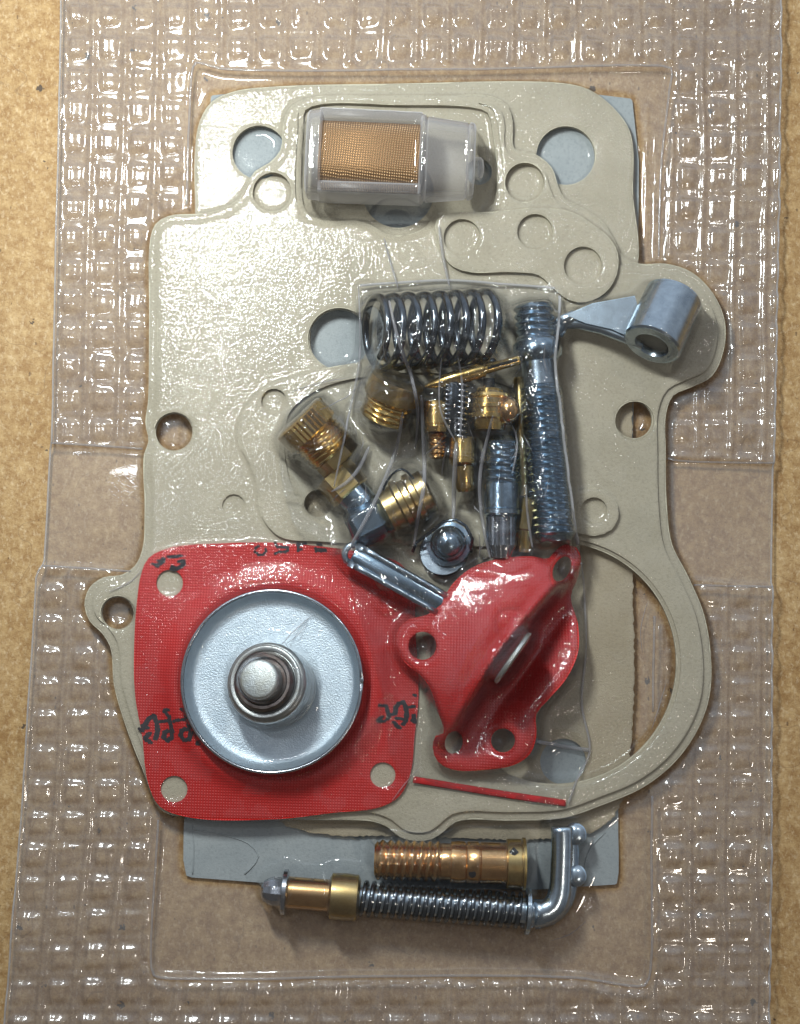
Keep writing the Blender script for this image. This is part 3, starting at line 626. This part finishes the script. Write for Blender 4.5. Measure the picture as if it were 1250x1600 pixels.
# ------------------------------------------------------------------ folded red diaphragm
t = thing('diaphragm', 'folded red diaphragm inside the clear bag, small disc pinched in its fold', 'diaphragm', 780, 1040, 0.4, 'red diaphragms')
FO = smoothpts([(620, 1004), (624, 982), (640, 968), (668, 960), (685, 948), (705, 915), (735, 888), (775, 874), (830, 869), (858, 872), (868, 860), (884, 850), (900, 855), (908, 874), (904, 900), (892, 932), (903, 975), (903, 1020), (885, 1060), (855, 1095), (838, 1115), (838, 1150), (828, 1178), (806, 1194), (760, 1203), (705, 1202), (684, 1190), (676, 1168), (681, 1150), (693, 1146), (684, 1112), (671, 1072), (655, 1053), (632, 1034)])
lx, ly = 690.0-885.0, 1160.0-885.0; ll = math.hypot(lx, ly); nx, ny = -(-ly)/ll, -lx/ll   # normal pointing right-down
nx, ny = ly/ll, -lx/ll
def fold(x, y):
    d = (x-885)*nx+(y-885)*ny           # >0 right of the crease
    s = ((x-885)*lx+(y-885)*ly)/ll/ll
    bow = 16*np.sin(np.clip(s, 0, 1)*PI)
    d = d+bow*0.7
    w = np.sin(np.clip(s*0.94+0.04, 0.0, 1)*PI)**0.7
    left = 0.52+0.95*w*np.exp(np.minimum(d, 0)/70.0)
    right = 0.50+0.30*w*np.exp(-((d-120)/48)**2)
    k = 1/(1+np.exp(-(d-13)/2.8))
    val = -0.16*w*np.exp(-((d-44)/24)**2)
    return np.maximum(left*(1-k)+right*k+val, 0.41)
plate('fabric', FO, [circ(660, 1009, 22), circ(786, 1157, 19), circ(878, 889, 13, 21, 0.45), circ(709, 1160, 14, 18, 0.2)], fold, 0.024, 'red', t, 4, smooth=70)
A = W(823, 985, 1.36); B = W(777, 1069, 1.34); cc = (A+B)*0.5; dn = Vector((nx, -ny, 0.10)).normalized()
lathe('small_disc', cc-dn*0.02, cc+dn*0.05, [(0, .40), (0.2, .44), (0.8, .44), (1, .40)], 'tip', t, 48, squash=1.0)
# ------------------------------------------------------------------ brass screw and pump rod below
t = thing('brass_screw', 'large coppery brass threaded sleeve with a slotted head at the bottom', 'screw', 700, 1348, 0.1)
A, B = W(585, 1343, 0.55), W(821, 1350, 0.55)
lathe('threaded_sleeve', A, A+(B-A)*0.88, [(0, .22), (0.02, .30), (0.50, .30), (0.51, .27), (0.57, .27), (0.575, .30), (0.63, .31), (0.68, .305), (0.685, .28), (0.70, .305), (0.78, .31), (0.785, .285), (0.79, .285), (0.80, .305), (1, .30)], 'copper', t, 44, thread=[(0.02, 0.50, .118, .05)])
hd = lathe('head', A+(B-A)*0.87, B, [(0, .31), (0.04, .36), (0.72, .365), (0.75, .35), (0.80, .35), (0.83, .385), (0.97, .385), (1, .33)], 'brassd', t, 44)
lathe('slot_shade', W(803, 1331, 0.79), W(803, 1331, 0.86), [(0, .07), (1, .07)], 'dark', hd, 4, smooth=10)  # dark block set in the head paints the shaded slot
lathe('port_hole_shade', W(738, 1364, 0.79), W(738, 1366, 0.835), [(0, .055), (1, .055)], 'dark', t, 20)  # no hole is drilled: a dark disc gives the recess its shade
t = thing('pump_rod', 'pump rod with cap nut, brass collar, coil spring and bent flat end', 'rod', 640, 1410, 0.1)
A, B = W(408, 1391, 0.45), W(830, 1424, 0.45); Ld = 422.0
def S(x0, x1): return A+(B-A)*((x0-408)/Ld), A+(B-A)*((x1-408)/Ld)
p, q = S(408, 440); lathe('cap_nut', p, q, [(0, .07), (0.12, .15), (0.35, .19), (0.55, .215), (1, .215)], 'steel', t, 12, smooth=25)
p, q = S(440, 450); lathe('washer', p, q, [(0, .28), (0.2, .335), (0.8, .335), (1, .30)], 'steel', t, 40)
p, q = S(450, 518); lathe('brass_tube', p, q, [(0, .235), (1, .235)], 'copper', t, 36)
p, q = S(514, 562); lathe('brass_collar', p, q, [(0, .27), (0.08, .335), (0.5, .345), (0.92, .335), (1, .27)], 'brassd', t, 40)
p, q = S(560, 845); lathe('shaft', p, q, [(0, .185), (1, .185)], 'zinc', t, 24)
p, q = S(565, 818); tube('spring', helix(p, q, .235, 21, 18), 0.038, 'black', t, 8)
p, q = S(820, 829); lathe('washer', p, q, [(0, .30), (0.2, .345), (0.8, .345), (1, .31)], 'zinc', t, 40)
br = tube('bent_end', [W(x, y, z) for x, y, z in [tuple(pp)+(0.50,) for pp in smoothpts([(826, 1428), (848, 1427), (866, 1416), (874, 1396), (877, 1360), (878, 1325), (878, 1292)], False, 5)]], lambda s: 0.20-0.035*min(1, s*2.0), 'zinc', t, 18, sq=0.8)
tube('web_plate', [W(x, y, 0.40) for x, y in smoothpts([(834, 1438), (860, 1432), (882, 1408), (890, 1376), (892, 1340), (890, 1298)], False, 5)], 0.13, 'bolt', t, 12, sq=0.45)
for (x, y) in ((899, 1303), (899, 1368)):
    lathe('rivet', W(x, y, .38), W(x, y, .52), [(0, .17), (0.6, .165), (0.9, .12), (1, .04)], 'zinc', br, 24)
# ------------------------------------------------------------------ height map of everything solid
ST = 0.025; xs = np.arange(-6.6, 6.6+ST, ST); ys = np.arange(-9.2, 9.2+ST, ST)
allv = []; allf = []
for v_, f_ in HARD:
    b0 = len(allv); allv += v_; allf += [tuple(i+b0 for i in f) for f in f_]
bvh = BVHTree.FromPolygons(allv, allf)
Hs = np.zeros((len(ys), len(xs)), np.float32); dn_ = Vector((0, 0, -1)); rc = bvh.ray_cast
V_ = np.array([tuple(v) for v in allv]); x0_, x1_, y0_, y1_ = V_[:, 0].min(), V_[:, 0].max(), V_[:, 1].min(), V_[:, 1].max()
for j, y in enumerate(ys):
    if y < y0_ or y > y1_: continue
    for i, x in enumerate(xs):
        if x < x0_ or x > x1_: continue
        h = rc(Vector((x, y, 3.0)), dn_)
        if h[0] is not None: Hs[j, i] = h[0].z
def blur(A_, k=1):
    for _ in range(k):
        P_ = np.pad(A_, 1, mode='edge')
        A_ = (P_[1:-1, 1:-1]*4+(P_[:-2, 1:-1]+P_[2:, 1:-1]+P_[1:-1, :-2]+P_[1:-1, 2:])*2+P_[:-2, :-2]+P_[2:, 2:]+P_[:-2, 2:]+P_[2:, :-2])/16
    return A_
def down(A_): return A_[::2, ::2]
def membrane(h, press, iters, gap):
    obs = h+gap; H_ = blur(obs, 1); H_ = np.maximum(H_, obs)
    for _ in range(iters): H_ = np.maximum(blur(H_)-press, obs)
    return blur(H_, 1)
def fnoise(shape, cell, seed, octs=3):
    r_ = np.random.default_rng(seed); out = np.zeros(shape); amp = 1.0
    for o_ in range(octs):
        c = max(2.0, cell/2**o_); ny_, nx_ = int(shape[0]/c)+4, int(shape[1]/c)+4
        g = r_.standard_normal((ny_, nx_)); yy = np.arange(shape[0])/c; xx = np.arange(shape[1])/c
        iy = yy.astype(int); ix = xx.astype(int); fy = (yy-iy)[:, None]; fx = (xx-ix)[None, :]
        fy = fy*fy*(3-2*fy); fx = fx*fx*(3-2*fx)
        a0 = g[iy][:, ix]*(1-fx)+g[iy][:, ix+1]*fx; a1 = g[iy+1][:, ix]*(1-fx)+g[iy+1][:, ix+1]*fx
        out += amp*(a0*(1-fy)+a1*fy); amp *= 0.5
    return out
XX, YY = np.meshgrid(xs, ys); PX, PY = PA(XX, YY, 0.35)
def sample(A_, x, y):
    fx = np.clip((np.asarray(x)-xs[0])/ST, 0, len(xs)-2.001); fy = np.clip((np.asarray(y)-ys[0])/ST, 0, len(ys)-2.001)
    ix = fx.astype(int); iy = fy.astype(int); fx = fx-ix; fy = fy-iy
    return (A_[iy, ix]*(1-fx)+A_[iy, ix+1]*fx)*(1-fy)+(A_[iy+1, ix]*(1-fx)+A_[iy+1, ix+1]*fx)*fy
def set_cling(o, hard_h, film_h, off=Vector((0, 0, 0)), k=0.03, top=9.0):
    me = o.data; n = len(me.vertices); co = np.empty(n*3); me.vertices.foreach_get('co', co); co = co.reshape(-1, 3)+np.array(tuple(parent_world(o)))
    g = np.clip(co[:, 2]-sample(hard_h, co[:, 0], co[:, 1]), 0, 1); c = np.exp(-(g/k)**2)*(sample(hard_h, co[:, 0], co[:, 1]) > 0.1)*np.maximum(np.clip((top-co[:, 2])/0.08, 0.08, 1), inpoly(*PA(co[:, 0], co[:, 1], 0.8), FO)*0.9)
    at = me.attributes.new('cling', 'FLOAT', 'POINT'); at.data.foreach_set('value', c.astype(np.float32))
# ------------------------------------------------------------------ inner bag
BAG = smoothpts([(560, 445), (600, 442), (700, 437), (800, 444), (868, 449), (880, 458), (874, 500), (867, 560), (876, 640), (890, 760), (905, 850), (913, 930), (915, 1020), (910, 1100), (921, 1178), (905, 1210), (886, 1262), (800, 1250), (700, 1236), (640, 1224), (610, 1180), (600, 1100), (560, 960), (532, 880), (470, 838), (446, 780), (436, 700), (450, 640), (500, 596), (548, 560), (556, 500)])
bm_ = inpoly(PX, PY, BAG)
crump = fnoise(XX.shape, 22, 3, 3)*0.5; rid = 1-np.abs(fnoise(XX.shape, 30, 5, 2)); rid2 = 1-np.abs(fnoise(XX.shape, 13, 9, 1))
zone = np.exp(-(np.clip((PY-900)/120, 0, 9))**2)*0.85+0.15
def dil(A_, k):
    for _ in range(k):
        P_ = np.pad(A_, 1, mode='edge'); A_ = np.maximum.reduce([P_[1:-1, 1:-1], P_[:-2, 1:-1], P_[2:, 1:-1], P_[1:-1, :-2], P_[1:-1, 2:]])
    return A_
Hb = membrane(np.maximum(blur(dil(Hs, 2), 6), blur(Hs, 1)), 0.0035, 90, 0.022)+zone*(0.020*crump+0.095*np.clip(rid, 0, 1)**6+0.012*np.clip(rid2, 0, 1)**5+0.055*np.clip(1-np.abs(fnoise(XX.shape, 75, 57, 2)), 0, 1)**10*(PY > 430))
t = thing('zip_bag', 'small crumpled clear zip bag with red line holding the loose metal parts', 'bag', 730, 850, 0.35)
o = plate('film', BAG, [], lambda x, y: sample(Hb, *WA(x, y, 0.6)), 0, 'bag', t, 3.0, smooth=180, hard=False)
set_cling(o, Hs, Hb, k=0.05)
def onbag(pts, lift=0.02, H_=None):
    out = []
    for x, y in pts:
        z = 0.5
        for _ in range(3):
            w = W(x, y, z); z = float(sample(Hb if H_ is None else H_, w.x, w.y))+lift
        out.append(W(x, y, z))
    P_ = np.array([tuple(p) for p in out]); z = P_[:, 2].copy()
    for _ in range(2): z[1:-1] = (z[:-2]+2*z[1:-1]+z[2:])/4
    return [Vector((p[0], p[1], max(zz, p[2]-0.02))) for p, zz in zip(P_, z)]
for pts, r_ in (([(629, 645), (622, 690), (603, 745), (575, 805), (545, 858)], .030), ([(608, 470), (622, 530), (643, 590), (653, 645), (649, 700)], .026), ([(658, 618), (662, 690), (662, 760), (652, 815), (647, 852)], .032),
                ([(713, 690), (710, 750), (708, 812)], .034), ([(770, 650), (760, 690), (750, 745), (752, 800), (766, 872)], .028), ([(822, 758), (824, 800), (832, 856)], .020), ([(577, 697), (562, 730), (540, 755), (518, 768)], .030),
                ([(600, 372), (610, 410), (622, 450)], .016), ([(686, 352), (692, 400), (702, 446)], .022), ([(560, 446), (562, 560), (545, 650), (522, 760)], .018), ([(690, 560), (688, 640), (712, 690)], .012), ([(716, 560), (722, 600), (718, 690)], .016),
                ([(798, 660), (808, 690), (800, 740)], .014)):
    P_ = smoothpts(pts, False, 4)
    tube('crease', onbag(P_, 0.035), lambda s, r_=r_: r_*(0.35+0.65*math.sin(PI*min(1, max(0, s)))**0.5), 'rim', t, 8, hard=False)
for _ in range(26):
    x_ = rng.uniform(465, 860); y_ = rng.uniform(600, 850) if x_ < 560 else rng.uniform(480, 860); a_ = rng.normal(1.5, 0.45); L_ = rng.uniform(14, 46); c_ = rng.uniform(-6, 6)
    P_ = smoothpts([(x_-math.cos(a_)*L_/2, y_-math.sin(a_)*L_/2), (x_+c_, y_), (x_+math.cos(a_)*L_/2, y_+math.sin(a_)*L_/2)], False, 4)
    rr_ = rng.uniform(.006, .014)
    tube('crease', onbag(P_, 0.012), lambda s, r_=rr_: r_*(0.3+0.7*math.sin(PI*min(1, max(0, s)))), 'rim', t, 5, hard=False)
rs = smoothpts([(874, 462), (874, 500), (867, 560), (876, 640), (890, 760), (903, 850)], False, 4)
tube('side_seam', [p+Vector((rng.uniform(-.008, .008), 0, 0)) for p in onbag(rs, 0.03)], 0.022, 'seam', t, 8, hard=False)
tube('side_seam', onbag(smoothpts([(908, 880), (913, 930), (915, 1020), (909, 1100), (921, 1178), (905, 1210), (888, 1255)], False, 4), 0.02), 0.016, 'rim', t, 8, hard=False)
tube('top_seam', onbag(smoothpts([(562, 446), (620, 442), (700, 438), (800, 445), (866, 450)], False, 4), 0.02), 0.020, 'seam', t, 8, hard=False)
tube('fold_line', onbag(smoothpts([(838, 1158), (880, 1166), (920, 1172)], False, 4), 0.02), 0.03, 'rim', t, 8, hard=False)
zl = onbag(smoothpts([(646, 1218), (700, 1227), (800, 1243), (884, 1255)], False, 4), 0.012)
tube('red_zip_line', zl, 0.052, 'zipred', t, 8, hard=False, sq=0.16)
# ------------------------------------------------------------------ outer blister pack
def xl(y): return np.interp(y, [-120, 0, 300, 690, 700, 880, 900, 1200, 1500, 1600, 1720], [98, 95, 89, 80, 76, 66, 56, 38, 15, 6, -4])
def xr(y): return np.interp(y, [-120, 0, 300, 720, 920, 1300, 1600, 1720], [1224, 1222, 1219, 1211, 1208, 1207, 1203, 1201])
H1 = np.where(bm_, np.maximum(Hs, Hb), Hs)
PX2, PY2 = PA(XX, YY, 0.25)
XL, XR = xl(PY2), xr(PY2)
upper = (PY2 < np.interp(PX2, [80, 300, 1040, 1210], [690, 700, 712, 722])); lower = PY2 > np.interp(PX2, [66, 220, 1080, 1208], [885, 893, 905, 918])
POCK = smoothpts([(302, 104), (306, 98), (345, 106), (700, 108), (1035, 104), (1048, 108), (1046, 140), (1034, 250), (1030, 380), (1028, 700), (1022, 1000), (1018, 1300), (1014, 1530), (1008, 1540), (900, 1528), (600, 1526), (300, 1530), (240, 1524), (236, 1512), (246, 1300), (262, 1000), (280, 600), (292, 300)])
inp = inpoly(PX2, PY2, POCK); pd = edgedist(PX2, PY2, POCK)
cu = (PX2-XL)/(XR-XL)*22.4; cv = np.where(PY2 < 800, (PY2+4)/50.0, (PY2-1208)/(51.5+0.004*(PY2-1200)))
jx = 0.035*fnoise(XX.shape, 50, 21, 2); jy = 0.035*fnoise(XX.shape, 50, 22, 2)
def prof(tv):
    f_ = np.abs(((tv) % 1.0)-0.5)*2        # 1 at cell line, 0 at centre
    return 1/(1+np.exp((f_-0.60)/0.045))
fu = ((cu+jx) % 1.0)-0.5; fv = ((cv+jy) % 1.0)-0.5
wf = (1/(1+np.exp((np.abs(fu)-0.27)/0.05)))*(1/(1+np.exp((np.abs(fv)-0.29)/0.05)))
dome = np.clip(1-(fu/0.30)**2, 0, 1)*np.clip(1-(fv/0.32)**2, 0, 1)
band = ((upper | lower) & ~inp & (pd > 10)).astype(float)
solid = (blur((Hs > 0.05).astype(float), 6) > 0.02); band = np.where(solid, 0, band); band = blur(band, 2)
base = np.where(inp, 0.09, np.where(upper | lower, 0.17, 0.13)).astype(float); base = blur(base, 3)
linev = np.exp(-((((cu+jx+0.5) % 1.0)-0.5)/0.10)**2); lineh = np.exp(-((((cv+jy+0.5) % 1.0)-0.5)/0.08)**2)
cr = np.random.default_rng(77).uniform(-0.5, 1.0, (80, 80))[(np.floor(cv+jy).astype(int) % 80), (np.floor(cu+jx).astype(int) % 80)]
base += band*(0.052*wf*(1+0.3*fnoise(XX.shape, 40, 38, 2))+0.022*dome*cr+0.010*fnoise(XX.shape, 14, 39, 1) + 0.060*linev*(1+0.25*fnoise(XX.shape, 30, 36, 1)) + 0.012*lineh + 0.024*np.exp(-((fu+0.17)/0.045)**2)*(np.abs(fv) < 0.36) + 0.016*np.exp(-((fv+0.20)/0.045)**2)*(np.abs(fu) < 0.34) + 0.004*fnoise(XX.shape, 12, 31, 2))
base += 0.06*np.exp(-(pd/3.2)**2)*(~solid) + 0.012*fnoise(XX.shape, 60, 33, 2) + 0.010*fnoise(XX.shape, 26, 37, 1)*(~solid)
for yy_ in (np.interp(PX2, [80, 300, 1040, 1210], [692, 702, 714, 722]), np.interp(PX2, [66, 220, 1080, 1208], [885, 893, 905, 918])):
    base += 0.05*np.exp(-((PY2-yy_)/3.2)**2)*(~inp)*(~solid)
for x_, yy0, yy1 in ((1012, 160, 400), (1022, 1230, 1500), (226, 1240, 1500)):
    base += 0.03*np.exp(-((PX2-x_)/4)**2)*(PY2 > yy0)*(PY2 < yy1)
H2 = membrane(np.maximum(H1, base-0.02), 0.0045, 60, 0.02)
H2 = np.where(solid, H2, np.maximum(base, H2))
NU, NV = 470, 720
vv = np.linspace(-110, 1712, NV); uu = np.linspace(0, 1, NU)
PYg = np.repeat(vv[:, None], NU, 1); PXg = xl(PYg)+(xr(PYg)-xl(PYg))*uu[None, :]
gx, gy = WA(PXg, PYg, 0.25); gz = sample(H2, gx, gy)
gz = gz*(1-0.0)
t = thing('blister_pack', 'clear plastic blister pack with waffle border shrunk over the whole parts kit', 'package', 640, 800, 0.0)
vs = np.stack([gx, gy, gz], -1).reshape(-1, 3)-np.array(tuple(t.location))
idx = np.arange(NU*NV).reshape(NV, NU)
q4 = np.stack([idx[:-1, :-1], idx[1:, :-1], idx[1:, 1:], idx[:-1, 1:]], -1).reshape(-1, 4)
me = bpy.data.meshes.new('film'); me.vertices.add(len(vs)); me.vertices.foreach_set('co', vs.astype(np.float32).ravel())
me.loops.add(q4.size); me.loops.foreach_set('vertex_index', q4.ravel().astype(np.int32)); me.polygons.add(len(q4))
me.polygons.foreach_set('loop_start', np.arange(0, q4.size, 4, dtype=np.int32)); me.update(calc_edges=True); me.validate()
me.materials.append(M['film']); me.shade_smooth()
o = bpy.data.objects.new('film', me); COL.objects.link(o); o.parent = t
set_cling(o, H1, H2, k=0.035, top=0.56)
at = o.data.attributes.new('thick', 'FLOAT', 'POINT'); at.data.foreach_set('value', sample(band, gx, gy).ravel().astype(np.float32))
at = o.data.attributes.new('double', 'FLOAT', 'POINT'); at.data.foreach_set('value', sample(blur((~solid).astype(float), 2), gx, gy).ravel().astype(np.float32))
for u0 in (0.0, 1.0):
    P_ = []
    for y_ in np.linspace(-108, 1710, 260):
        x_ = float(xl(y_) if u0 == 0 else xr(y_)); wx, wy = WA(x_, y_, 0.25); P_.append(Vector((float(wx), float(wy), float(sample(H2, wx, wy)))))
    tube('cut_edge', P_, 0.016, 'seam', t, 6, hard=False)
for loop, closed in ((POCK, True),):
    runs = []; cur = []
    for x_, y_ in loop+[loop[0]]:
        wx, wy = WA(x_, y_, 0.2)
        if sample(solid.astype(float), wx, wy) < 0.3: cur.append(Vector((float(wx), float(wy), float(sample(H2, wx, wy))+0.002)))
        else:
            if len(cur) > 3: runs.append(cur)
            cur = []
    if len(cur) > 3: runs.append(cur)
    for r_ in runs: tube('pocket_ridge', r_, 0.018, 'rim', t, 6, hard=False)
for P_ in ([(80, 692), (150, 696), (222, 701)], [(1044, 716), (1060, 719), (1130, 722), (1210, 723)], [(1085, 914), (1150, 916), (1208, 917)], [(66, 884), (150, 889), (205, 893)]):
    pts = []
    for x_, y_ in smoothpts(P_, False, 4):
        wx, wy = WA(x_, y_, 0.2); pts.append(Vector((float(wx), float(wy), float(sample(H2, wx, wy))+0.002)))
    tube('band_ridge', pts, 0.016, 'rim', t, 6, hard=False)

for P_, r_ in (([(438, 1010), (460, 986), (487, 962)], .010), ([(448, 1006), (468, 990), (480, 972)], .007), ([(500, 640), (540, 622), (566, 596)], .010), ([(455, 612), (500, 598), (545, 590)], .009), ([(612, 1252), (632, 1225), (655, 1200)], .008),
               ([(1012, 940), (1001, 985), (1004, 1020)], .008), ([(1040, 1070), (1028, 1110), (1018, 1140)], .010), ([(860, 1470), (890, 1460), (915, 1440)], .007), ([(170, 925), (205, 908), (222, 890)], .010)):
    tube('tension_line', onbag(smoothpts(P_, False, 4), 0.006, H2), lambda s, r_=r_: r_*(0.3+0.7*math.sin(PI*min(1, max(0, s)))), 'rim', t, 5, hard=False)
